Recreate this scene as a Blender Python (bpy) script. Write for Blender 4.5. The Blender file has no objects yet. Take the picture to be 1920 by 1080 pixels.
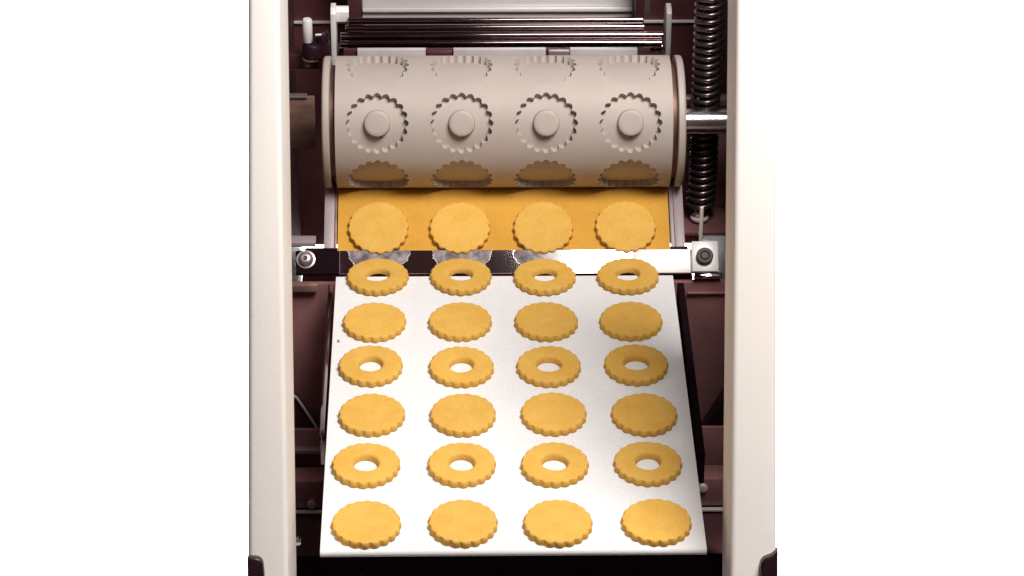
import bpy, bmesh, math, random
from mathutils import Vector, Matrix
from mathutils.geometry import delaunay_2d_cdt
random.seed(7)
R = math.radians
sc = bpy.context.scene
COL = sc.collection

# ------------------------------------------------------------------ camera
cam_d = bpy.data.cameras.new('camera')
cam = bpy.data.objects.new('camera', cam_d)
COL.objects.link(cam)
r = Vector((0.99978, -0.02087, 0.00680)); f = Vector((0.02147, 0.86576, -0.5))
f.normalize(); r = (r - f * r.dot(f)).normalized(); u = r.cross(f)
cam.matrix_world = Matrix(((r.x, u.x, -f.x, -0.0500), (r.y, u.y, -f.y, -2.4246), (r.z, u.z, -f.z, 2.4127), (0, 0, 0, 1)))
cam_d.sensor_width = 36.0
cam_d.lens = 97.5
cam_d.clip_start = 0.05
cam_d.clip_end = 60
sc.camera = cam

# ------------------------------------------------------------------ world, lamps, exposure
w = bpy.data.worlds.new('World'); sc.world = w; w.use_nodes = True
bg = w.node_tree.nodes['Background']
bg.inputs['Color'].default_value = (0.85, 0.36, 0.38, 1)
bg.inputs['Strength'].default_value = 0.04

def area(name, loc, target, sx, sy, power, col):
    d = bpy.data.lights.new(name, 'AREA'); d.shape = 'RECTANGLE'
    d.size = sx; d.size_y = sy; d.energy = power; d.color = col
    o = bpy.data.objects.new(name, d); COL.objects.link(o)
    o.location = loc
    o.rotation_euler = (Vector(target) - Vector(loc)).to_track_quat('-Z', 'Y').to_euler()
    return o
area('key_softbox', (0.465, -0.875, 2.795), (0.0, -0.16, 1.12), 0.80, 0.58, 52, (1.0, 0.97, 0.94))
area('wall_wash', (0.0, 0.335, 0.60), (0.0, 0.78, 0.60), 0.40, 0.80, 60, (1.0, 1.0, 1.0))  # added lamp, hidden behind the cabinet, that turns the wall white
sc.view_settings.view_transform = 'Standard'
sc.view_settings.look = 'None'
sc.view_settings.exposure = 0.0
sc.view_settings.gamma = 1.0

# ------------------------------------------------------------------ materials
def mat(name, base, rough=0.5, metal=0.0, var=0.0, vscale=30.0, bump=0.0, bscale=200.0, stretch=(1, 1, 1),
        rvar=0.0, dark=None, spec=0.5, sss=0.0, detail=6.0, grain=0.0, gscale=700, ovar=0.0):
    m = bpy.data.materials.new(name); m.use_nodes = True
    nt = m.node_tree; N = nt.nodes; L = nt.links
    b = N['Principled BSDF']
    b.inputs['Roughness'].default_value = rough
    b.inputs['Metallic'].default_value = metal
    b.inputs['Specular IOR Level'].default_value = spec
    b.inputs['Base Color'].default_value = (*base, 1)
    if sss:
        b.inputs['Subsurface Weight'].default_value = sss
        b.inputs['Subsurface Radius'].default_value = (0.004, 0.002, 0.001)
    tc = N.new('ShaderNodeTexCoord'); mp = N.new('ShaderNodeMapping')
    mp.inputs['Scale'].default_value = stretch
    L.new(tc.outputs['Object'], mp.inputs['Vector'])
    oi = N.new('ShaderNodeObjectInfo')
    ad = N.new('ShaderNodeVectorMath'); ad.operation = 'ADD'
    sc_ = N.new('ShaderNodeVectorMath'); sc_.operation = 'SCALE'
    cb = N.new('ShaderNodeCombineXYZ')
    for i in range(3): L.new(oi.outputs['Random'], cb.inputs[i])
    L.new(cb.outputs[0], sc_.inputs[0]); sc_.inputs['Scale'].default_value = 3.7
    L.new(mp.outputs[0], ad.inputs[0]); L.new(sc_.outputs[0], ad.inputs[1])
    if var:
        n = N.new('ShaderNodeTexNoise'); n.inputs['Scale'].default_value = vscale; n.inputs['Detail'].default_value = detail
        n.inputs['Roughness'].default_value = 0.6
        L.new(ad.outputs[0], n.inputs['Vector'])
        mx = N.new('ShaderNodeMixRGB')
        d = dark or tuple(c * (1 - var) for c in base)
        mx.inputs[1].default_value = (*d, 1); mx.inputs[2].default_value = (*base, 1)
        rp = N.new('ShaderNodeValToRGB'); rp.color_ramp.elements[0].position = 0.32; rp.color_ramp.elements[1].position = 0.62
        L.new(n.outputs['Fac'], rp.inputs[0]); L.new(rp.outputs[0], mx.inputs[0]); L.new(mx.outputs[0], b.inputs['Base Color'])
        if rvar:
            mr = N.new('ShaderNodeMapRange'); mr.inputs['To Min'].default_value = rough + rvar; mr.inputs['To Max'].default_value = rough - rvar * 0.5
            L.new(n.outputs['Fac'], mr.inputs['Value']); L.new(mr.outputs[0], b.inputs['Roughness'])
    if grain:
        n4 = N.new('ShaderNodeTexNoise'); n4.inputs['Scale'].default_value = gscale; n4.inputs['Detail'].default_value = 3
        L.new(ad.outputs[0], n4.inputs['Vector'])
        r4 = N.new('ShaderNodeMapRange'); r4.inputs['From Min'].default_value = 0.35; r4.inputs['From Max'].default_value = 0.65
        r4.inputs['To Min'].default_value = 1 - grain; r4.inputs['To Max'].default_value = 1 + grain * 0.4
        L.new(n4.outputs['Fac'], r4.inputs['Value'])
        fac = r4.outputs[0]
        if ovar:      # every piece a little lighter or darker than the next
            r6 = N.new('ShaderNodeMapRange'); r6.inputs['To Min'].default_value = 1 - ovar; r6.inputs['To Max'].default_value = 1 + ovar * 0.5
            L.new(oi.outputs['Random'], r6.inputs['Value'])
            mm = N.new('ShaderNodeMath'); mm.operation = 'MULTIPLY'; L.new(fac, mm.inputs[0]); L.new(r6.outputs[0], mm.inputs[1]); fac = mm.outputs[0]
        vm = N.new('ShaderNodeVectorMath'); vm.operation = 'SCALE'
        src = b.inputs['Base Color'].links[0].from_socket if b.inputs['Base Color'].is_linked else None
        if src: L.new(src, vm.inputs[0])
        else: vm.inputs[0].default_value = base
        L.new(fac, vm.inputs['Scale']); L.new(vm.outputs[0], b.inputs['Base Color'])
    if bump:
        n2 = N.new('ShaderNodeTexNoise'); n2.inputs['Scale'].default_value = bscale; n2.inputs['Detail'].default_value = 4
        L.new(ad.outputs[0], n2.inputs['Vector'])
        bp = N.new('ShaderNodeBump'); bp.inputs['Strength'].default_value = bump; bp.inputs['Distance'].default_value = 0.001
        L.new(n2.outputs['Fac'], bp.inputs['Height']); L.new(bp.outputs[0], b.inputs['Normal'])
    return m

M = {}
M['dough'] = mat('dough', (0.69, 0.405, 0.088), 0.75, 0, 0.1, 60, 0.4, 480, spec=0.15, dark=(0.65, 0.36, 0.066), grain=0.09, gscale=700, ovar=0.06)
M['canvas'] = mat('stained_canvas', (0.64, 0.33, 0.052), 0.85, 0, 0.13, 26, 0.35, 900, spec=0.1, grain=0.12, gscale=900)
M['belt'] = mat('white_belt_cloth', (0.735, 0.728, 0.725), 0.85, 0, 0.06, 9, 0.35, 700, spec=0.1, grain=0.05, gscale=420)
M['cream'] = mat('cream_paint', (0.86, 0.805, 0.755), 0.5, 0, 0.04, 6, 0.13, 380, spec=0.35)
M['drum'] = mat('satin_bronze', (0.43, 0.37, 0.33), 0.6, 0.12, 0.08, 14, 0.10, 600, rvar=0.05, spec=0.35)
M['drum_dark'] = mat('groove_metal', (0.16, 0.08, 0.06), 0.5, 0.5, 0.3, 40)
M['steel'] = mat('polished_steel', (0.86, 0.83, 0.82), 0.10, 1.0, 0.10, 20, 0, rvar=0.03)
M['shaft'] = mat('turned_steel', (0.88, 0.86, 0.85), 0.2, 1.0, 0.08, 20, 0, rvar=0.03)
M['satin'] = mat('satin_steel', (0.78, 0.74, 0.72), 0.36, 0.35, 0.15, 18, 0.05, 300, stretch=(0.1, 1, 1))
M['chrome_dark'] = mat('dark_chrome', (0.34, 0.26, 0.265), 0.06, 1.0, 0.15, 12, 0, stretch=(0.15, 1, 1), rvar=0.02)
M['frame'] = mat('maroon_steel', (0.40, 0.185, 0.185), 0.42, 0.35, 0.45, 12, 0.12, 120, rvar=0.1)
M['frame_dark'] = mat('dark_maroon_steel', (0.085, 0.024, 0.030), 0.5, 0.2, 0.4, 10, 0.1, 90, rvar=0.1)
M['brass'] = mat('brown_bronze', (0.33, 0.19, 0.145), 0.4, 0.3, 0.5, 30, 0.1, 150, stretch=(1, 1, 3), rvar=0.1)
M['black'] = mat('black_rubber', (0.012, 0.005, 0.007), 0.5, 0, 0.3, 40, 0.1, 300)
M['black_plastic'] = mat('black_plastic', (0.020, 0.006, 0.010), 0.35, 0, 0.3, 40, 0.15, 200)
M['spring'] = mat('oiled_spring_steel', (0.20, 0.15, 0.16), 0.28, 0.9, 0.35, 60)
M['rail'] = mat('grey_sheet_metal', (0.50, 0.42, 0.43), 0.35, 0.8, 0.15, 14, 0.05, 300, stretch=(1, .2, .2))
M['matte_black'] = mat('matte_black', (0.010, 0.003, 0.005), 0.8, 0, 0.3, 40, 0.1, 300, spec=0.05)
M['frame_mid'] = mat('brown_maroon_steel', (0.20, 0.070, 0.070), 0.45, 0.3, 0.55, 10, 0.12, 120, rvar=0.1)
M['strip'] = mat('grey_strip', (0.60, 0.55, 0.545), 0.4, 0.2, 0.1, 40, 0.05, 300)
M['edge'] = mat('dull_grey_sheet', (0.33, 0.265, 0.275), 0.5, 0.2, 0.15, 14, 0.05, 300)
M['wall'] = mat('white_wall', (0.93, 0.93, 0.93), 0.9, 0, 0.02, 3, 0.05, 150, spec=0.1)
M['floor'] = mat('pale_floor', (0.62, 0.58, 0.55), 0.6, 0, 0.15, 4, 0.1, 60)
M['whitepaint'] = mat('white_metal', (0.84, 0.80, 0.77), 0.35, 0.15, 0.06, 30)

# knife bar: polished steel with dull patches where dough has smeared (round smears under each lane of biscuits)
def knife_material():
    m = mat('smeared_steel', (0.90, 0.88, 0.87), 0.02, 1.0)
    nt = m.node_tree; N = nt.nodes; L = nt.links; b = N['Principled BSDF']
    tc = N.new('ShaderNodeTexCoord'); sx = N.new('ShaderNodeSeparateXYZ'); L.new(tc.outputs['Object'], sx.inputs[0])
    def math_(op, a, b_=None, v=None):
        n = N.new('ShaderNodeMath'); n.operation = op
        L.new(a, n.inputs[0])
        if b_ is not None: L.new(b_, n.inputs[1])
        if v is not None: n.inputs[1].default_value = v
        return n.outputs[0]
    # distance to nearest lane centre (pitch 80 mm)
    x = math_('ADD', sx.outputs['X'], v=0.1210 + 0.04 + 0.8)
    x = math_('MODULO', x, v=0.0797)
    x = math_('SUBTRACT', x, v=0.040 + 0.8 % 0.0797)
    x2 = math_('MULTIPLY', x, x)
    z = math_('ADD', sx.outputs['Z'], v=-0.021); z2 = math_('MULTIPLY', z, z); z2 = math_('MULTIPLY', z2, v=2.6)
    d = math_('SQRT', math_('ADD', x2, z2))
    nz = N.new('ShaderNodeTexNoise'); nz.inputs['Scale'].default_value = 180; nz.inputs['Detail'].default_value = 5
    L.new(tc.outputs['Object'], nz.inputs['Vector'])
    d = math_('ADD', d, math_('MULTIPLY', nz.outputs['Fac'], v=0.010))
    mr = N.new('ShaderNodeMapRange'); mr.inputs['From Min'].default_value = 0.0335; mr.inputs['From Max'].default_value = 0.0342
    mr.inputs['To Min'].default_value = 1; mr.inputs['To Max'].default_value = 0
    L.new(d, mr.inputs['Value'])
    n3 = N.new('ShaderNodeTexNoise'); n3.inputs['Scale'].default_value = 260; n3.inputs['Detail'].default_value = 4
    L.new(tc.outputs['Object'], n3.inputs['Vector'])
    mk = math_('MULTIPLY', mr.outputs[0], math_('MINIMUM', math_('MULTIPLY', math_('ADD', n3.outputs['Fac'], v=0.2), v=2.6), v=1.0))
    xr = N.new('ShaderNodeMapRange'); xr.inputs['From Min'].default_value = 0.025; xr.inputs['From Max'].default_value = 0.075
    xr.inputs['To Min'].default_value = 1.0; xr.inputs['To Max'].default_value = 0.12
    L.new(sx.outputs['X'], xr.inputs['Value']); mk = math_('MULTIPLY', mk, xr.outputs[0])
    m2 = N.new('ShaderNodeMapRange'); m2.inputs['To Min'].default_value = 0.025; m2.inputs['To Max'].default_value = 0.62
    L.new(mk, m2.inputs['Value']); L.new(m2.outputs[0], b.inputs['Roughness'])
    m3 = N.new('ShaderNodeMapRange'); m3.inputs['To Min'].default_value = 1.0; m3.inputs['To Max'].default_value = 0.05
    L.new(math_('MINIMUM', math_('MULTIPLY', mk, v=3.0), v=1.0), m3.inputs['Value']); L.new(m3.outputs[0], b.inputs['Metallic'])
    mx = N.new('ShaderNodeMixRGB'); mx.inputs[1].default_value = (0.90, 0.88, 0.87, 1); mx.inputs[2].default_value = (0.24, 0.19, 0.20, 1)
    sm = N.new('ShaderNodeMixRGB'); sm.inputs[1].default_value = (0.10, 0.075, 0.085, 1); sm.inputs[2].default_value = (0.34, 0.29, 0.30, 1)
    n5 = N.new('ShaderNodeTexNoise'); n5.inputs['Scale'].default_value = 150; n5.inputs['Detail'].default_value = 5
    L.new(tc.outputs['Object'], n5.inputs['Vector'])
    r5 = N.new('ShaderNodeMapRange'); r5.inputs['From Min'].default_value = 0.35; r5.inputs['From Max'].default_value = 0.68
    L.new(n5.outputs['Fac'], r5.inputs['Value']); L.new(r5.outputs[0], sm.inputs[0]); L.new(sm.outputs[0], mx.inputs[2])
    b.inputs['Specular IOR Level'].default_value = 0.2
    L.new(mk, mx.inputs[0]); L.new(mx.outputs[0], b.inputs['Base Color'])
    return m
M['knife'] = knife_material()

# ------------------------------------------------------------------ helpers
def tag(o, label=None, cat=None, group=None, kind=None):
    if label: o['label'] = label
    if cat: o['category'] = cat
    if group: o['group'] = group
    if kind: o['kind'] = kind
    return o
def empty(name, loc, label, cat, group=None):
    o = bpy.data.objects.new(name, None); COL.objects.link(o); o.location = loc
    o.empty_display_size = 0.02
    return tag(o, label, cat, group)
def link(name, bm, m, parent=None, smooth=35, loc=None):
    """bm is in world coordinates; the object origin is put at `loc` or at the parent's origin"""
    base = Vector(loc) if loc is not None else (parent_origin(parent) if parent else Vector((0, 0, 0)))
    bmesh.ops.recalc_face_normals(bm, faces=bm.faces)
    bmesh.ops.translate(bm, verts=bm.verts, vec=-base)
    me = bpy.data.meshes.new(name); bm.to_mesh(me); bm.free()
    me.materials.append(m)
    if smooth:
        for p in me.polygons: p.use_smooth = True
        me.set_sharp_from_angle(angle=R(smooth))
    o = bpy.data.objects.new(name, me); COL.objects.link(o)
    if parent:
        o.parent = parent; o.location = base - parent_origin(parent)
    else:
        o.location = base
    return o
def parent_origin(p):
    v = Vector(p.location)
    while p.parent:
        p = p.parent; v = v + Vector(p.location)
    return v
def bev(bm, geom_edges, off, seg=2):
    if off > 0:
        bmesh.ops.bevel(bm, geom=geom_edges, offset=off, segments=seg, profile=0.5, affect='EDGES', clamp_overlap=True)
def add_box(bm, x0, x1, y0, y1, z0, z1, off=0.0006, seg=2):
    t = bmesh.new()
    bmesh.ops.create_cube(t, size=1)
    for v in t.verts:
        v.co = Vector(((x0 + x1) / 2 + v.co.x * (x1 - x0), (y0 + y1) / 2 + v.co.y * (y1 - y0), (z0 + z1) / 2 + v.co.z * (z1 - z0)))
    bev(t, t.edges[:], off, seg)
    merge(bm, t)
    return bm
def merge(bm, t, mx=None):
    if mx is not None: bmesh.ops.transform(t, matrix=mx, verts=t.verts)
    bmesh.ops.recalc_face_normals(t, faces=t.faces)
    me = bpy.data.meshes.new('tmp'); t.to_mesh(me); t.free()
    bm.from_mesh(me); bpy.data.meshes.remove(me)
def box(*a, **k): return add_box(bmesh.new(), *a, **k)
def add_prism(bm, prof, x0, x1, off=0.0, seg=2):
    """profile of (y, z) points extruded along x"""
    t = bmesh.new()
    vs = [t.verts.new((x0, y, z)) for y, z in prof]
    fc = t.faces.new(vs)
    ret = bmesh.ops.extrude_face_region(t, geom=[fc])
    nv = [e for e in ret['geom'] if isinstance(e, bmesh.types.BMVert)]
    bmesh.ops.translate(t, verts=nv, vec=(x1 - x0, 0, 0))
    bev(t, t.edges[:], off, seg)
    merge(bm, t); return bm
def lathe(bm, prof, origin, axis, n=48):
    """prof: (distance along axis, radius) points; closed at ends where radius is 0"""
    a = Vector(axis).normalized()
    q = Vector((0, 0, 1)).rotation_difference(a).to_matrix()
    t = bmesh.new(); rings = []
    for d, rr in prof:
        if rr < 1e-7:
            rings.append([t.verts.new(Vector(origin) + a * d)])
        else:
            rings.append([t.verts.new(Vector(origin) + a * d + q @ Vector((rr * math.cos(2 * math.pi * i / n), rr * math.sin(2 * math.pi * i / n), 0))) for i in range(n)])
    for A, B in zip(rings, rings[1:]):
        for i in range(n):
            j = (i + 1) % n
            if len(A) == 1 and len(B) == 1: continue
            if len(A) == 1: t.faces.new((A[0], B[i], B[j]))
            elif len(B) == 1: t.faces.new((A[i], A[j], B[0]))
            else: t.faces.new((A[i], A[j], B[j], B[i]))
    merge(bm, t); return bm
def rod_prof(l, rr, c=0.0006):
    return [(0, 0), (0, rr - c), (c, rr), (l - c, rr), (l, rr - c), (l, 0)]
def tube(bm, pts, rr, n=10, caps=True):
    t = bmesh.new(); rings = []
    pts = [Vector(p) for p in pts]; up = Vector((0, 0, 1))
    for i, p in enumerate(pts):
        d = (pts[min(i + 1, len(pts) - 1)] - pts[max(i - 1, 0)]).normalized()
        s = d.cross(up)
        if s.length < 1e-4: s = d.cross(Vector((1, 0, 0)))
        s.normalize(); q = s.cross(d)
        rings.append([t.verts.new(p + s * rr * math.cos(2 * math.pi * k / n) + q * rr * math.sin(2 * math.pi * k / n)) for k in range(n)])
    for A, B in zip(rings, rings[1:]):
        for k in range(n): t.faces.new((A[k], A[(k + 1) % n], B[(k + 1) % n], B[k]))
    if caps: t.faces.new(rings[0]); t.faces.new(rings[-1])
    merge(bm, t); return bm
def hull2(pts):
    pts = sorted(set((round(a, 6), round(b, 6)) for a, b in pts))
    def half(ps):
        h = []
        for p in ps:
            while len(h) > 1 and (h[-1][0] - h[-2][0]) * (p[1] - h[-2][1]) - (h[-1][1] - h[-2][1]) * (p[0] - h[-2][0]) <= 0: h.pop()
            h.append(p)
        return h[:-1]
    return half(pts) + half(pts[::-1])
def belt_loop(c1, r1, c2, r2, x0, x1, th, nx=1, sag=None):
    """endless band round two rollers, with real thickness"""
    def loop(rr1, rr2):
        return [(c1[0] + rr1 * math.cos(a), c1[1] + rr1 * math.sin(a)) for a in A], [(c2[0] + rr2 * math.cos(a), c2[1] + rr2 * math.sin(a)) for a in A]
    A = [2 * math.pi * i / 64 for i in range(64)]
    o1, o2 = loop(r1, r2); outer = hull2(o1 + o2)
    i1, i2 = loop(r1 - th, r2 - th); inner = hull2(i1 + i2)
    bm = bmesh.new()
    def ring(prof, x): return [bm.verts.new((x, y, z)) for y, z in prof]
    oo = [ring(outer, x0 + (x1 - x0) * k / nx) for k in range(nx + 1)]
    ii = [ring(inner, x0), ring(inner, x1)]
    n = len(outer)
    for a, b in zip(oo, oo[1:]):
        for i in range(n): bm.faces.new((a[i], a[(i + 1) % n], b[(i + 1) % n], b[i]))
    m = len(inner)
    for i in range(m): bm.faces.new((ii[0][i], ii[1][i], ii[1][(i + 1) % m], ii[0][(i + 1) % m]))
    for a, b in ((oo[0], ii[0]), (oo[-1], ii[1])):     # side edges
        e = [bm.edges.get((a[i], a[(i + 1) % n])) for i in range(n)] + [bm.edges.get((b[i], b[(i + 1) % m])) for i in range(m)]
        bmesh.ops.bridge_loops(bm, edges=e)
    return bm

# ------------------------------------------------------------------ setting
b = bmesh.new(); add_box(b, -3, 3, 0.78, 0.84, 0.0, 3.2, off=0)
tag(link('back_wall', b, M['wall']), kind='structure')
b = bmesh.new(); add_box(b, -3, 3, -3.2, 0.78, -0.05, -0.001, off=0)
tag(link('floor', b, M['floor']), kind='structure')

# ------------------------------------------------------------------ base cabinet, side frames, back plate
t = empty('machine_cabinet', (0, 0, 0), 'dark maroon machine cabinet with side plates and back plate behind the drum', 'cabinet'); frame = t
link('cabinet_body', box(-0.214, 0.214, -0.34, 0.29, 0.0, 0.885, off=0.003), M['black'], t)
link('cabinet_top', box(-0.2155, 0.2155, -0.345, 0.30, 0.885, 0.893, off=0.001), M['frame_dark'], t)

for s, lab in ((-1, 'dark maroon side frame plate behind the left cream panel'), (1, 'dark maroon side frame plate behind the right cream panel, next to the spring')):
    x0, x1 = (-0.226, -0.219) if s < 0 else (0.228, 0.235)
    b = bmesh.new()
    add_prism(b, [(-0.30, 0.50), (0.32, 0.50), (0.32, 1.46), (-0.06, 1.46), (-0.30, 1.10)], x0, x1, off=0.001)
    link('side_frame', b, M['frame_dark'], frame)
b = box(-0.224, 0.233, 0.305, 0.313, 0.893, 1.62, off=0.001)
link('back_plate', b, M['frame_mid'], frame)

t = frame
for x0, x1 in ((-0.2085, -0.2050), (0.2025, 0.2060)):  # unseen plates added to shade the belt's right side, mirrored at left
    link('belt_shade_plate', add_prism(bmesh.new(), [(-0.500, 1.017), (-0.3295, 1.474), (-0.30, 1.474), (-0.30, 0.90), (-0.45, 0.90)], x0, x1, off=0.0006), M['frame_dark'], frame)
link('shade_apron', box(-0.2140, 0.2140, -0.352, -0.3455, 0.0, 0.930, off=0.001), M['matte_black'], t)  # added black sheet standing in for the shade under the belt

# ------------------------------------------------------------------ cream side panels
def side_cover(s, xi_top, xi_bot, xo_top, xo_bot, label):
    zt, zb = 1.60, 0.86
    t = empty('machine_housing', ((xi_top + xo_top) / 2, -0.60, zb), label, 'panel', 'cream side panels of the machine')
    yf = lambda z: -0.4404 - (1.5266 - z) * 0.3719
    lerp = lambda a, c, z: a + (c - a) * (1.5266 - z) / (1.5266 - 1.0928)
    dv = Vector((0, math.cos(R(20.4)), -math.sin(R(20.4))))      # inward depth direction
    dep = 0.115; fl = Vector((0.0045 if s > 0 else 0.0, 0, 0))   # the right column's inner side flares out a little
    bm = bmesh.new(); vs = []
    for z in (zb, zt):
        P = [Vector((lerp(xo_top, xo_bot, z), yf(z), z)), Vector((lerp(xi_top, xi_bot, z), yf(z), z))]
        vs.append([bm.verts.new(p) for p in (P[0], P[1], P[1] + dv * dep + fl, P[0] + dv * dep)])
    lo, hi = vs
    for i in range(4): bm.faces.new((lo[i], lo[(i + 1) % 4], hi[(i + 1) % 4], hi[i]))
    bm.faces.new(lo); bm.faces.new(hi)
    bm.edges.ensure_lookup_table()
    inner = [e for e in bm.edges if abs((e.verts[0].co - e.verts[1].co).z) > 0.5]
    bev(bm, inner, 0.0045, 5)
    link('panel_cover', bm, M['cream'], t)
    # black corner grip set into the panel's front, its outer side flush with the panel's outer edge
    return t
pl = side_cover(-1, -0.1836, -0.1832, -0.2080, -0.2157, 'tall cream painted side panel left of the moulding drum')
pr = side_cover(1, 0.1728, 0.1738, 0.2041, 0.2111, 'tall cream painted side panel right of the moulding drum, beside the spring')
# corner grips on the panels, bottom outer corners
def grip(parent, pts):
    """outline given on the panel's front face as (x, height); 9 mm proud of it"""
    yf = lambda z: -0.4404 - (1.5266 - z) * 0.3719
    n = Vector((0, -math.cos(R(20.4)), math.sin(R(20.4))))
    bm = bmesh.new()
    lo = [bm.verts.new(Vector((x, yf(z), z)) + n * 0.0004) for x, z in pts]
    fc = bm.faces.new(lo)
    ret = bmesh.ops.extrude_face_region(bm, geom=[fc])
    nv = [e for e in ret['geom'] if isinstance(e, bmesh.types.BMVert)]
    bmesh.ops.translate(bm, verts=nv, vec=n * 0.009)
    top = [e for e in bm.edges if e.verts[0] in nv and e.verts[1] in nv]
    bev(bm, top, 0.002, 3)
    return link('corner_grip', bm, M['black_plastic'], parent)
def arc(cx, cz, rr, a0, a1, n=8): return [(cx + rr * math.cos(R(a0 + (a1 - a0) * i / n)), cz + rr * math.sin(R(a0 + (a1 - a0) * i / n))) for i in range(n + 1)]
grip(pl, [(-0.2159, 1.06)] + [(-0.2022, 1.06)] + [(-0.2022, 1.096)] + arc(-0.2090, 1.103, 0.0062, 0, 90, 6) + [(-0.2155, 1.1095)])
grip(pr, [(0.2116, 1.06), (0.1990, 1.06), (0.1990, 1.088), (0.1976, 1.0945), (0.1968, 1.0990), (0.1976, 1.1030), (0.1998, 1.1058), (0.2030, 1.1072), (0.2064, 1.1084), (0.2092, 1.1106), (0.2109, 1.1135)])

# ------------------------------------------------------------------ moulding drum
AX = Vector((0, 0, 1.2)); RD = 0.0643
drum = empty('moulding_drum', (0, 0, 1.2), 'beige metal moulding drum with rows of scalloped round recesses', 'drum')
NS, RO, AMP, DEPTH = 20, 0.0302, 0.0034, 0.0066
def scal(phi, ro=RO, amp=AMP): return ro - amp * (1 - abs(math.cos(NS * phi / 2)))
PU, PV = 0.0807, 2 * math.pi * RD / 6
def drum_xyz(uu, ang, rad): return Vector((uu, -rad * math.cos(ang), rad * math.sin(ang)))
def cell_tris():
    pts, edges = [], []
    nu, nv = 24, 20
    bd = [(-PU / 2 + PU * i / nu, -PV / 2) for i in range(nu)] + [(PU / 2, -PV / 2 + PV * i / nv) for i in range(nv)] + \
         [(PU / 2 - PU * i / nu, PV / 2) for i in range(nu)] + [(-PU / 2, PV / 2 - PV * i / nv) for i in range(nv)]
    pts += bd; edges += [(i, (i + 1) % len(bd)) for i in range(len(bd))]
    k0 = len(pts); no = NS * 8
    for i in range(no):
        ph = 2 * math.pi * i / no; rr = scal(ph); pts.append((rr * math.cos(ph), rr * math.sin(ph)))
    edges += [(k0 + i, k0 + (i + 1) % no) for i in range(no)]
    for i in range(1, nu):
        for j in range(1, nv):
            x, y = -PU / 2 + PU * i / nu, -PV / 2 + PV * j / nv
            rr = math.hypot(x, y); s = scal(math.atan2(y, x))
            if abs(rr - s) > 0.0014: pts.append((x, y))
    out = delaunay_2d_cdt([Vector(p) for p in pts], edges, [], 0, 1e-7)
    return out[0], out[2]
cv, cf = cell_tris()
bm = bmesh.new()
A0 = R(25.2)
outline = [2 * math.pi * i / (NS * 8) for i in range(NS * 8)]
for row in range(6):
    a0 = A0 + row * math.pi / 3
    for c in range(4):
        u0 = (c - 1.5) * PU
        top, low = {}, {}
        def T(i):
            if i not in top: top[i] = bm.verts.new(drum_xyz(u0 + cv[i].x, a0 + cv[i].y / RD, RD))
            return top[i]
        def B(i):
            if i not in low: low[i] = bm.verts.new(drum_xyz(u0 + cv[i].x * 0.985, a0 + cv[i].y * 0.985 / RD, RD - DEPTH))
            return low[i]
        for tri in cf:
            cx = sum(cv[i].x for i in tri) / len(tri); cy = sum(cv[i].y for i in tri) / len(tri)
            inside = math.hypot(cx, cy) < scal(math.atan2(cy, cx))
            bm.faces.new([(B(i) if inside else T(i)) for i in tri])
        both = [i for i in top if i in low]
        both.sort(key=lambda i: math.atan2(cv[i].y, cv[i].x))
        for k in range(len(both)):
            i, j = both[k], both[(k + 1) % len(both)]
            bm.faces.new((top[i], top[j], low[j], low[i]))
bmesh.ops.remove_doubles(bm, verts=bm.verts, dist=1e-6)
for side in (-1, 1):      # end faces of the shell
    ring = sorted([v for v in bm.verts if abs(v.co.x - side * 2 * PU) < 1e-5], key=lambda v: math.atan2(v.co.z, v.co.y))
    n = len(ring); inn = [bm.verts.new((side * 2 * PU, v.co.y * 0.9, v.co.z * 0.9)) for v in ring]
    for i in range(n): bm.faces.new((ring[i], ring[(i + 1) % n], inn[(i + 1) % n], inn[i]))
bmesh.ops.translate(bm, verts=bm.verts, vec=AX)
link('drum_shell', bm, M['drum'], drum, smooth=32)
b = bmesh.new(); lathe(b, rod_prof(0.336, 0.0555), (-0.168, 0, 1.2), (1, 0, 0), 96)
link('drum_core', b, M['drum_dark'], drum)
for s in (-1, 1):
    b = bmesh.new()
    prof = [(0.1668, 0.030), (0.1668, 0.0632), (0.1676, 0.0643)] + [(0.1712 + 0.0030 * math.sin(R(a)), 0.0613 + 0.0030 * math.cos(R(a))) for a in (0, 20, 40, 60, 80, 90)] + [(0.1742, 0.030)]
    lathe(b, prof, (0, 0, 1.2), (s, 0, 0), 96)
    link('end_flange', b, M['drum'], drum)
b = bmesh.new(); lathe(b, [(-0.172, 0), (-0.172, 0.012), (-0.171, 0.0128), (0.227, 0.0128), (0.2276, 0.012), (0.2276, 0)], (0, 0, 1.2), (1, 0, 0), 40)
link('shaft', b, M['shaft'], drum)
b0 = bmesh.new()
lathe(b0, [(-0.0003, 0), (-0.0003, 0.0131), (0.0006, 0.0125), (DEPTH - 0.0012, 0.0122), (DEPTH - 0.0006, 0.0120), (DEPTH - 0.0002, 0.0114), (DEPTH, 0.0085), (DEPTH, 0)], (0, 0, 0), (0, 0, 1), 48)
boss0 = None
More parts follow.
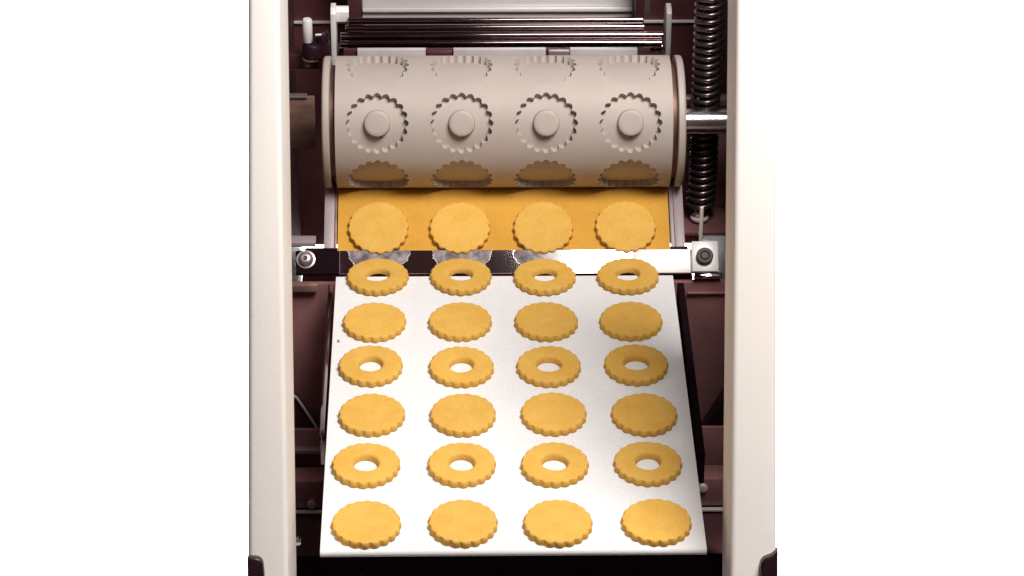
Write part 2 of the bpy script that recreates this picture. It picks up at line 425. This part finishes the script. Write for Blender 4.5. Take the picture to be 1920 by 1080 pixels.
for row in (0, 2, 4):
    a0 = A0 + row * math.pi / 3
    for c in range(4):
        nrm = Vector((0, -math.cos(a0), math.sin(a0)))
        if boss0 is None:
            boss0 = link('boss', b0, M['drum'], drum, loc=(0, 0, 0)); o = boss0
            pin = bmesh.new(); lathe(pin, [(0, 0), (0, 0.0012), (0.0009, 0.0012), (0.0009, 0)], (0, 0, 0), (0, 0, 1), 12)
            pin0 = link('vent_plug', pin, M['black'], drum, loc=(0, 0, 0)); p = pin0
        else:
            o = boss0.copy(); COL.objects.link(o); o.parent = drum
            p = pin0.copy(); COL.objects.link(p); p.parent = drum
        o.rotation_euler = nrm.to_track_quat('Z', 'X').to_euler()
        o.location = Vector(((c - 1.5) * PU, 0, 0)) + nrm * (RD - DEPTH)
        a1 = a0 - 0.0143 / RD
        n1 = Vector((0, -math.cos(a1), math.sin(a1)))
        p.rotation_euler = n1.to_track_quat('Z', 'X').to_euler()
        p.location = Vector(((c - 1.5) * PU + (0.0035, 0.001, -0.001, 0.0005)[c], 0, 0)) + n1 * (RD - DEPTH)

# ------------------------------------------------------------------ extraction web under the drum
SL = R(30.0); NRM = (-math.sin(SL), math.cos(SL)); DIR = (-math.cos(SL), -math.sin(SL))   # (y, z)
TP = (-0.0320, 1.1420); NP = (-0.0905, 1.1420 - (0.0905 - 0.0320) * math.tan(SL))
rw, rn = 0.012, 0.0032
PT = (TP[0] + DIR[0] * 0.0042, TP[1] + DIR[1] * 0.0042)
c1 = (PT[0] - NRM[0] * rw, PT[1] - NRM[1] * rw); c2 = (NP[0] - NRM[0] * rn, NP[1] - NRM[1] * rn)
web = empty('extraction_web', (0, c1[0], c1[1]), 'sloping orange stained canvas web coming out under the drum', 'web')
link('canvas_band', belt_loop(c1, rw, c2, rn, -0.1605, 0.1605, 0.0016), M['canvas'], web)
b = bmesh.new(); lathe(b, rod_prof(0.318, rw - 0.0017, 0.001), (-0.159, c1[0], c1[1]), (1, 0, 0), 48)
link('rubber_roller', b, M['black'], web)
b = bmesh.new(); lathe(b, rod_prof(0.318, rn - 0.0017, 0.0003), (-0.159, c2[0], c2[1]), (1, 0, 0), 16)
link('nose_bar', b, M['steel'], web)
def slope_plate(x0, x1, s0, s1, h0, h1):
    """bar lying along the web's slope: s along it from the contact point, h above it"""
    P = lambda s, h: (TP[0] + DIR[0] * s + NRM[0] * h, TP[1] + DIR[1] * s + NRM[1] * h)
    return add_prism(bmesh.new(), [P(s0, h0), P(s1, h0), P(s1, h1), P(s0, h1)], x0, x1, off=0.0005)
for x0, x1 in ((-0.1738, -0.1640), (0.1655, 0.1750)):
    link('edge_plate', slope_plate(x0, x1, -0.012, 0.066, -0.005, 0.0005), M['edge'], web)
link('edge_strip', slope_plate(-0.1639, -0.1615, -0.010, 0.0655, -0.004, -0.0008), M['brass'], web)
link('edge_strip', slope_plate(0.1615, 0.1654, -0.010, 0.0655, -0.004, -0.0006), M['edge'], web)

# ------------------------------------------------------------------ knife bar below the web's nose
kb = empty('stripper_bar', (0, -0.0935, 1.1075), 'polished steel stripper bar below the web, its ends painted with a dark left and bright right reflection', 'bar')
ka = R(44)   # face tilted up towards the viewer
def K(x0, x1, h0, h1, d0, d1, off=0.0004):
    """box in the bar's own frame: h down the face, d out of the face"""
    bm = bmesh.new(); add_box(bm, x0, x1, -d1, -d0, -h1, -h0, off=off)
    mx = Matrix.Translation((0, -0.0935, 1.1075)) @ Matrix.Rotation(-(math.pi / 2 - ka), 4, 'X')
    bmesh.ops.transform(bm, matrix=mx, verts=bm.verts); return bm
KM = Matrix.Translation((0, -0.0935, 1.1075)) @ Matrix.Rotation(-(math.pi / 2 - ka), 4, 'X')
def knife_plate():
    bm = bmesh.new(); add_box(bm, -0.1584, 0.1240, -0.004, 0.0, -0.0236, 0.0, off=0.0004)
    # object frame keeps local z along the face for the smear pattern: x across, z = -h
    bmesh.ops.translate(bm, verts=bm.verts, vec=(0, 0, 0.0236))
    me = bpy.data.meshes.new('bar_plate'); bmesh.ops.recalc_face_normals(bm, faces=bm.faces); bm.to_mesh(me); bm.free()
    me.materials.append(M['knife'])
    o = bpy.data.objects.new('bar_plate', me); COL.objects.link(o); o.parent = kb
    o.rotation_euler = (-(math.pi / 2 - ka), 0, 0)
    o.location = Matrix.Rotation(-(math.pi / 2 - ka), 3, 'X') @ Vector((0, 0, -0.0236))
    return o
knife_plate()
link('dark_reflection_end', K(-0.2000, -0.1586, 0.0, 0.0236, -0.0005, 0.0043, off=0.0005), M['matte_black'], kb)  # black end piece that paints in the bar's dark reflection
link('bright_reflection_end', K(0.1241, 0.1860, 0.0, 0.0236, 0.0, 0.0041, off=0.0003), M['whitepaint'], kb)  # white plate that paints in the bright reflection at the bar's right
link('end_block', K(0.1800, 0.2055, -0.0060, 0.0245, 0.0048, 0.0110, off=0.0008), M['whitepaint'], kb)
link('end_spacer', K(0.1820, 0.2080, 0.0255, 0.0305, 0.000, 0.0100, off=0.0006), M['chrome_dark'], kb)
fn = KM.to_3x3() @ Vector((0, -1, 0))
def on_bar(x, h, d): return KM @ Vector((x, -d, -h))
b = bmesh.new()
lathe(b, [(0, 0), (0, 0.0080), (0.0045, 0.0082), (0.0058, 0.0074), (0.0060, 0.0046), (0.0030, 0.0042), (0.0030, 0)], on_bar(0.1920, 0.0100, 0.0110), fn, 32)
sb = link('socket_bolt', b, M['black'], kb)
b = bmesh.new(); lathe(b, [(0, 0), (0, 0.0044), (0.0009, 0.0043), (0.0011, 0.0039), (0.0002, 0.0037), (0.0002, 0)], on_bar(0.1920, 0.0100, 0.0171), fn, 6)
link('hex_socket', b, M['black'], sb)
b = bmesh.new()
lathe(b, [(0, 0), (0, 0.0088), (0.0012, 0.0090), (0.0016, 0.0074), (0.0040, 0.0068), (0.0058, 0.0050), (0.0064, 0.0028), (0.0064, 0)], on_bar(-0.1905, 0.0090, 0.0041), fn, 32)
cs = link('cap_screw', b, M['rail'], kb)
b = bmesh.new(); lathe(b, [(0, 0), (0, 0.0026), (0.0006, 0.0024), (0.0006, 0)], on_bar(-0.1905, 0.0090, 0.0106), fn, 6)
link('hex_socket', b, M['black'], cs)
link('mounting_lug', box(-0.214, -0.1812, -0.092, -0.078, 1.1120, 1.1170, off=0.0006), M['edge'], kb)
for x in (0.0545,):
    b = bmesh.new(); lathe(b, [(0, 0), (0, 0.0014), (0.0004, 0.0012), (0.0004, 0)], on_bar(x, 0.0045, 0.0042), fn, 12)
    link('pin', b, M['spring'], kb)

# ------------------------------------------------------------------ white conveyor belt
BSL = 0.0657
def belt_z(y): return 1.1015 + BSL * (y + 0.134)
br = 0.0034
conv = empty('conveyor', (0, -0.34, belt_z(-0.34) - 0.006), 'white cloth conveyor belt carrying the biscuits towards the viewer', 'conveyor')
nl = math.hypot(1, BSL)
def cen(y): return (y, belt_z(y) - br * nl)
ca, cb_ = cen(-0.1325), cen(-0.5400)
link('belt_band', belt_loop(ca, br, cb_, br, -0.1606, 0.1602, 0.0012, nx=12), M['belt'], conv)
for c in (ca, cb_):
    b = bmesh.new(); lathe(b, rod_prof(0.319, br - 0.0013, 0.0004), (-0.1595, c[0], c[1]), (1, 0, 0), 24)
    link('end_roller', b, M['steel'], conv)
def along(y, dz): return (y, belt_z(y) + dz)
for x0, x1, m_ in ((-0.1680, -0.1632, 'chrome_dark'), (0.1640, 0.1705, 'matte_black')):
    y1 = -0.40 if x0 > 0 else -0.37
    b = add_prism(bmesh.new(), [along(-0.138, -0.004), along(y1, -0.009), along(y1, -0.040), along(-0.138, -0.040)], x0, x1, off=0.0006)
    link('side_rail', b, M[m_], conv)
b = add_prism(bmesh.new(), [along(-0.142, -0.0018), along(-0.532, -0.0018), along(-0.532, -0.0050), along(-0.142, -0.0050)], -0.157, 0.157, off=0.0004)
link('slider_bed', b, M['frame_dark'], conv)

# ------------------------------------------------------------------ biscuits
RB, TB = 0.0296, 0.0064
def biscuit_mesh(name, ring, seed):
    rnd = random.Random(seed)
    n = NS * 8
    w1, w2, w3 = rnd.uniform(0, 6), rnd.uniform(0, 6), rnd.uniform(0, 6)
    wob = lambda ph: 1 + 0.008 * math.sin(2 * ph + w1) + 0.006 * math.sin(3 * ph + w2)
    hz = lambda x, y: 0.00022 * math.sin(130 * x + w1) * math.cos(110 * y + w2) + 0.00016 * math.sin(260 * y + w3)
    def ringpts(off, amp, z, inner=None):
        P = []
        for i in range(n):
            ph = 2 * math.pi * i / n
            rr = ((scal(ph, RB, amp) - off) * wob(ph)) if inner is None else inner * (1 + 0.03 * math.sin(2 * ph + w3))
            x, y = rr * math.cos(ph), rr * math.sin(ph)
            P.append((x, y, z + (hz(x, y) if z > 0.004 else 0)))
        return P
    L = [ringpts(0.0006, 0.0016, 0.0), ringpts(0.0, 0.0020, 0.0008), ringpts(0.0, 0.0020, 0.0038), ringpts(0.0004, 0.0017, 0.0051),
         ringpts(0.0010, 0.0012, 0.0060), ringpts(0.0022, 0.0008, TB - 0.0001), ringpts(0.0042, 0.0002, TB)]
    hole = 0.0122
    for k in (0.022, 0.0185): L.append(ringpts(0, 0, TB, k))
    if ring:
        L += [ringpts(0, 0, TB, 0.0136), ringpts(0, 0, TB - 0.0003, 0.0122), ringpts(0, 0, TB - 0.0011, 0.0114), ringpts(0, 0, 0.0036, 0.0108), ringpts(0, 0, 0.0008, 0.0104), ringpts(0, 0, 0.0, 0.0106)]
    else:
        for k in (0.0150, 0.0110, 0.007, 0.0035): L.append(ringpts(0, 0, TB, k))
    bm = bmesh.new()
    V = [[bm.verts.new(p) for p in r_] for r_ in L]
    for A, B in zip(V, V[1:]):
        for i in range(n): bm.faces.new((A[i], A[(i + 1) % n], B[(i + 1) % n], B[i]))
    if ring:
        A, B = V[-1], V[0]
        for i in range(n): bm.faces.new((A[i], A[(i + 1) % n], B[(i + 1) % n], B[i]))
    else:
        bm.faces.new(V[-1]); bm.faces.new(V[0])
    bmesh.ops.recalc_face_normals(bm, faces=bm.faces)
    me = bpy.data.meshes.new(name); bm.to_mesh(me); bm.free()
    me.materials.append(M['dough'])
    for p in me.polygons: p.use_smooth = True
    me.set_sharp_from_angle(angle=R(50))
    return me
SOLID = [biscuit_mesh('round_biscuit', False, s) for s in range(5)]
RING = [biscuit_mesh('ring_biscuit', True, 20 + s) for s in range(5)]
ROWS = [
    (1, True, [(-.1210, -.1373), (-.0420, -.1371), (.0375, -.1386), (.1167, -.1378)], 'of the farthest row, at the steel bar'),
    (2, False, [(-.1224, -.2132), (-.0429, -.2130), (.0367, -.2137), (.1155, -.2135)], 'of the solid row farthest up the belt'),
    (3, True, [(-.1243, -.2830), (-.0423, -.2854), (.0370, -.2853), (.1164, -.2835)], 'of the middle row of rings'),
    (4, False, [(-.1218, -.3577), (-.0412, -.3585), (.0389, -.3576), (.1191, -.3592)], 'of the middle solid row on the belt'),
    (5, True, [(-.1252, -.4303), (-.0426, -.4303), (.0374, -.4311), (.1180, -.4304)], 'of the row of rings nearest the front'),
    (6, False, [(-.1229, -.5115), (-.0421, -.5109), (.0374, -.5117), (.1203, -.5111)], 'of the front row at the belt end'),
]
COLN = ['leftmost', 'second from left', 'third from left', 'rightmost']
rb = math.atan(BSL)
for row, ring, pos, where in ROWS:
    for c, (x, y) in enumerate(pos):
        o = bpy.data.objects.new('ring_biscuit' if ring else 'round_biscuit', random.choice(RING if ring else SOLID))
        COL.objects.link(o)
        o.location = (x, y, belt_z(y) + 0.0002)
        tilt = rb + (R(-1.5) if row == 1 else 0)
        o.rotation_euler = (Matrix.Rotation(tilt, 3, 'X') @ Matrix.Rotation(random.uniform(0, 6.28), 3, 'Z')).to_euler()
        o['label'] = ('ring biscuit, ' if ring else 'solid biscuit, ') + COLN[c] + ' ' + where
        o['category'] = 'biscuit'
        o['group'] = 'ring biscuits on the belt' if ring else 'solid round biscuits on the belt'
for c, (x, s) in enumerate(((-.1212, 0.0462), (-.0425, 0.0466), (.0380, 0.0466), (.1178, 0.0460))):
    o = bpy.data.objects.new('round_biscuit', SOLID[(c * 2 + 1) % 5]); COL.objects.link(o)
    o.location = (x, TP[0] + DIR[0] * s + NRM[0] * 0.0002, TP[1] + DIR[1] * s + NRM[1] * 0.0002)
    o.rotation_euler = (Matrix.Rotation(SL, 3, 'X') @ Matrix.Rotation(random.uniform(0, 6.28), 3, 'Z')).to_euler()
    tag(o, 'solid scalloped biscuit on the orange web just under the drum, ' + COLN[c], 'biscuit', 'solid round biscuits on the orange web')

# ------------------------------------------------------------------ rods, brackets behind the drum
ra = empty('rod_rack', (0, 0.16, 1.197), 'rack of dark polished rods between two white brackets above the drum', 'rod rack')
for x0, x1, z, rr, yy, m_ in ((-0.1554, 0.1459, 1.2352, 0.0034, 0.160, 'chrome_dark'), (-0.158, 0.1472, 1.2275, 0.0030, 0.160, 'chrome_dark'),
                              (-0.1630, 0.1666, 1.2200, 0.0042, 0.156, 'chrome_dark'), (-0.1630, 0.1650, 1.2140, 0.0040, 0.150, 'chrome_dark'),
                              (-0.1652, 0.1668, 1.2058, 0.0050, 0.158, 'chrome_dark')):
    b = bmesh.new(); lathe(b, rod_prof(x1 - x0, rr), (x0, yy, z), (1, 0, 0), 24)
    link('rod', b, M[m_], ra)
b = bmesh.new()
add_prism(b, [(0.150, 1.185), (0.150, 1.247), (0.156, 1.2515), (0.168, 1.2515), (0.188, 1.236), (0.188, 1.185)], -0.1724, -0.1672, off=0.0006)
add_prism(b, [(0.164, 1.232), (0.164, 1.243), (0.168, 1.2468), (0.172, 1.2468), (0.172, 1.232)], -0.1671, -0.1545, off=0.0005)
link('bracket', b, M['whitepaint'], ra)
b = bmesh.new()
add_prism(b, [(0.150, 1.185), (0.150, 1.247), (0.156, 1.2505), (0.168, 1.2505), (0.188, 1.236), (0.188, 1.185)], 0.1690, 0.1742, off=0.0006)
link('bracket', b, M['whitepaint'], ra)

# scraper strip between rods and drum, with two notches
sp = empty('scraper_strip', (0, 0.10, 1.21), 'pale steel scraper strip lying just behind the top of the drum', 'scraper')
for x0, x1 in ((-0.1440, -0.0757), (-0.0480, 0.0445), (0.0690, 0.1364)):
    link('blade', box(x0, x1, 0.098, 0.104, 1.1950, 1.2312, off=0.0005), M['strip'], sp)
link('blade_holder', box(-0.158, 0.150, 0.1045, 0.109, 1.195, 1.2285, off=0.0005), M['frame_dark'], sp)
link('clip', box(-0.0745, -0.0495, 0.097, 0.1035, 1.195, 1.2285, off=0.0005), M['frame_dark'], sp)
link('clip', box(0.0475, 0.0685, 0.0975, 0.1035, 1.195, 1.2290, off=0.0005), M['rail'], sp)

# hopper plate at the top
hp = empty('hopper', (0, 0.25, 1.2), 'bright steel feed hopper plate at the top behind the rods', 'hopper')
link('hopper_front', add_prism(bmesh.new(), [(0.222, 1.205), (0.262, 1.330), (0.264, 1.330), (0.225, 1.205)], -0.1425, 0.1395, off=0.0004), M['satin'], hp)
link('front_rib', add_prism(bmesh.new(), [(0.2200, 1.2175), (0.2212, 1.2215), (0.2240, 1.2205), (0.2228, 1.2165)], -0.1420, 0.1390, off=0.0004), M['satin'], hp)
link('hopper_cheek', box(-0.1580, -0.1430, 0.223, 0.290, 1.19, 1.36, off=0.001), M['frame_mid'], hp)
link('hopper_cheek', box(0.1400, 0.1490, 0.190, 0.290, 1.19, 1.36, off=0.001), M['frame_dark'], hp)  # lengthened forward to shade the right end of the hopper plate
link('side_post', box(0.1502, 0.1570, 0.216, 0.226, 1.2165, 1.36, off=0.001), M['rail'], hp)

# tie bar across the back
link('tie_bar', box(-0.2188, 0.2278, 0.3015, 0.3045, 1.1670, 1.1698, off=0.0004), M['whitepaint'], frame)

# ------------------------------------------------------------------ left gap details
cl = empty('clamp_knob', (-0.186, 0.12, 1.2145), 'black clamp knob with a white pin above it, left of the drum', 'knob')
b = bmesh.new(); lathe(b, [(0, 0), (0, 0.0044), (0.001, 0.0050), (0.0235, 0.0050), (0.0252, 0.0040), (0.0252, 0)], (-0.1943, 0.118, 1.2312), (0, 0, 1), 24)
link('pin', b, M['whitepaint'], cl)
b = bmesh.new()
lathe(b, [(0, 0), (0, 0.0090), (0.002, 0.0105), (0.0130, 0.0105), (0.0155, 0.0090), (0.0155, 0)], (-0.1895, 0.118, 1.2145), (0, 0, 1), 10)
lathe(b, [(0, 0), (0, 0.0065), (0.010, 0.0068), (0.0128, 0.0050), (0.0138, 0)], (-0.1795, 0.121, 1.2290), (0, 0, 1), 20)
add_box(b, -0.1840, -0.1725, 0.115, 0.127, 1.2000, 1.2300, off=0.001)
link('knob', b, M['black_plastic'], cl)
b = bmesh.new(); lathe(b, [(0, 0), (0, 0.0012), (0.006, 0.0012), (0.006, 0)], (-0.1860, 0.110, 1.2425), (1, 0.1, 0), 8)
link('split_pin', b, M['satin'], cl)
b = bmesh.new(); lathe(b, [(0, 0), (0, 0.0088), (0.0006, 0.0092), (0.0014, 0.0092), (0.0018, 0.0086), (0.0018, 0)], (-0.1915, 0.118, 1.2122), (0, 0, 1), 24)
link('washer', b, M['brass'], cl)
b = bmesh.new(); lathe(b, [(0, 0), (0, 0.0042), (0.0004, 0.0046), (0.0060, 0.0046), (0.0064, 0.0042), (0.0064, 0)], (-0.1950, 0.118, 1.2050), (0, 0, 1), 6)
link('hex_nut', b, M['brass'], cl)
link('support_arm', box(-0.2188, -0.176, 0.128, 0.150, 1.196, 1.212, off=0.001), M['frame_dark'], cl)

bb = empty('bearing_block', (-0.206, 0.105, 1.10), 'brown bronze bearing block left of the drum', 'bearing block')
link('block', box(-0.2188, -0.1885, 0.100, 0.106, 1.120, 1.1775, off=0.0008), M['brass'], bb)
link('cover_strip', box(-0.2188, -0.1960, 0.098, 0.107, 1.1778, 1.1795, off=0.0004), M['rail'], bb)
bb2 = empty('bearing_block', (0.206, 0.06, 1.08), 'greyish maroon bearing block right of the drum, behind the spring', 'bearing block')
link('block', box(0.1770, 0.2278, 0.062, 0.070, 1.060, 1.1860, off=0.0010), M['frame'], bb2)
link('cover_strip', box(0.1770, 0.2278, 0.060, 0.072, 1.1863, 1.1940, off=0.0006), M['rail'], bb2)

# ------------------------------------------------------------------ spring on the right
SX, SY = 0.2005, 0.034
spn = empty('coil_spring', (SX, SY, 1.07), 'tall dark coil spring on a rod at the right of the drum', 'spring')
b = bmesh.new(); pts = []
zb, zt, pit, rs = 1.0865, 1.42, 0.0078, 0.0125
turns = (zt - zb) / pit; ns = int(turns * 16)
for i in range(ns + 1):
    a = 2 * math.pi * turns * i / ns
    rr = rs
    pts.append((SX + rr * math.cos(a), SY + rr * math.sin(a), zb + (zt - zb) * i / ns))
tube(b, pts, 0.0027, 8); link('coil', b, M['spring'], spn, smooth=60)
b = bmesh.new(); lathe(b, rod_prof(0.40, 0.0062), (SX, SY, 1.062), (0, 0, 1), 20); link('guide_rod', b, M['frame_dark'], spn)
b = bmesh.new(); lathe(b, [(0, 0), (0, 0.0046), (0.0005, 0.0050), (0.0060, 0.0050), (0.0066, 0.0046), (0.0066, 0)], (SX - 0.0018, SY - 0.004, 1.0790), (0, 0, 1), 6); link('hex_nut', b, M['whitepaint'], spn)
b = bmesh.new(); lathe(b, [(0, 0), (0, 0.0088), (0.0006, 0.0092), (0.0026, 0.0092), (0.0030, 0.0086), (0.0030, 0)], (SX - 0.001, SY - 0.003, 1.0745), (0, 0, 1), 32); link('washer', b, M['whitepaint'], spn)
b = bmesh.new(); lathe(b, rod_prof(0.040, 0.0019, 0.0003), (0.1903, -0.080, 1.1075), (0, 0, 1), 12); link('adjusting_screw', b, M['whitepaint'], spn)
tag(link('support_shelf', box(0.1780, 0.2278, 0.008, 0.060, 1.0675, 1.0712, off=0.0005), M['frame'], loc=(0.2076, 0.03, 1.067)), 'thin steel shelf under the bottom of the spring', 'shelf')
b = bmesh.new(); P = [(0.2120 + 0.0045 * math.cos(R(a)), 0.046, 1.2475 + 0.0075 * math.sin(R(a))) for a in range(-80, 100, 15)]
tube(b, P, 0.0010, 8); link('hook', b, M['steel'], spn, smooth=60)

# ------------------------------------------------------------------ lower gaps beside the belt
cp = empty('cross_plate', (0, -0.10, 0.90), 'maroon steel cross plate under the far end of the belt', 'plate')
link('plate', box(-0.2188, 0.2278, -0.118, -0.112, 0.902, 1.0860, off=0.001), M['frame'], cp)
link('top_lip', box(-0.2100, -0.1790, -0.124, -0.1185, 1.0800, 1.0880, off=0.001), M['brass'], cp)
link('lip_strip', box(0.1760, 0.2278, -0.1215, -0.1185, 1.0745, 1.0760, off=0.0004), M['frame'], cp)
ch = empty('scrap_chute', (-0.19, -0.13, 0.91), 'small dark chute with a bright sloping edge, low at the left of the belt', 'chute')
b = bmesh.new()
def prism_y(bm, prof, y0, y1, off=0.0005):
    t = bmesh.new(); vs = [t.verts.new((x, y0, z)) for x, z in prof]; fc = t.faces.new(vs)
    ret = bmesh.ops.extrude_face_region(t, geom=[fc]); nv = [e for e in ret['geom'] if isinstance(e, bmesh.types.BMVert)]
    bmesh.ops.translate(t, verts=nv, vec=(0, y1 - y0, 0)); bev(t, t.edges[:], off); merge(bm, t); return bm
prism_y(b, [(-0.2185, 0.974), (-0.2021, 0.9622), (-0.1778, 0.9172), (-0.1700, 0.9150), (-0.1700, 0.903), (-0.2185, 0.903)], -0.134, -0.1185)
link('chute_plate', b, M['frame_dark'], ch)
b = bmesh.new(); tube(b, [(-0.2185, -0.137, 0.9830), (-0.2021, -0.136, 0.9690), (-0.1830, -0.136, 0.9330), (-0.1778, -0.136, 0.9260), (-0.1700, -0.136, 0.9215)], 0.0014, 8)
link('bright_edge', b, M['whitepaint'], ch, smooth=60)
b = bmesh.new(); prism_y(b, [(0.2275, 0.975), (0.2180, 0.9718), (0.1931, 0.9222), (0.1850, 0.903), (0.2275, 0.903)], -0.134, -0.1185)
tag(link('scrap_guide', b, M['black'], loc=(0.21, -0.126, 0.903)), 'black sloping guide plate low at the right of the belt', 'guide plate')
bmx = empty('cross_beam', (0, -0.2, 0.89), 'brown steel cross beam running under the white belt', 'beam')
link('beam', box(-0.2188, 0.2278, -0.225, -0.200, 0.8995, 0.9305, off=0.0012), M['frame'], bmx)
link('top_strip', box(-0.2188, -0.165, -0.190, -0.180, 0.938, 0.9430, off=0.0006), M['rail'], bmx)
link('backing', box(-0.2188, 0.2278, -0.1795, -0.176, 0.8985, 0.9600, off=0.0008), M['frame'], bmx)
link('lower_edge', box(-0.2188, 0.2278, -0.230, -0.2255, 0.8960, 0.8985, off=0.0004), M['satin'], bmx)
for x, z in ((-0.186, 0.905), (0.189, 0.921)):
    b = bmesh.new(); lathe(b, [(0, 0), (0, 0.0045), (0.003, 0.0040), (0.0036, 0.002), (0.0036, 0)], (x, -0.2252, z), (0, -1, 0), 16)
    link('bolt_head', b, M['satin'], bmx)
tk = empty('tension_screw', (-0.186, -0.43, 1.0), 'small bright tension screw low beside the left panel', 'screw')
b = bmesh.new(); lathe(b, [(0, 0), (0, 0.0040), (0.004, 0.0040), (0.006, 0.0026), (0.006, 0)], (-0.188, -0.44, 1.0135), (1, -0.3, 0.1), 6)
link('screw_head', b, M['steel'], tk)
b = bmesh.new(); lathe(b, rod_prof(0.024, 0.002, 0.0003), (-0.212, -0.4318, 1.0111), (1, -0.3, 0.1), 10)
link('screw_shank', b, M['satin'], tk)

# crumb on the belt
b = bmesh.new(); bmesh.ops.create_icosphere(b, subdivisions=2, radius=0.0014)
for v in b.verts: v.co *= random.uniform(0.75, 1.15)
bmesh.ops.translate(b, verts=b.verts, vec=(-0.1545, -0.2395, belt_z(-0.2395) + 0.0009))
tag(link('crumb', b, M['rail'], loc=(-0.1545, -0.2395, belt_z(-0.2395))), 'tiny grey crumb near the left edge of the white belt', 'crumb')
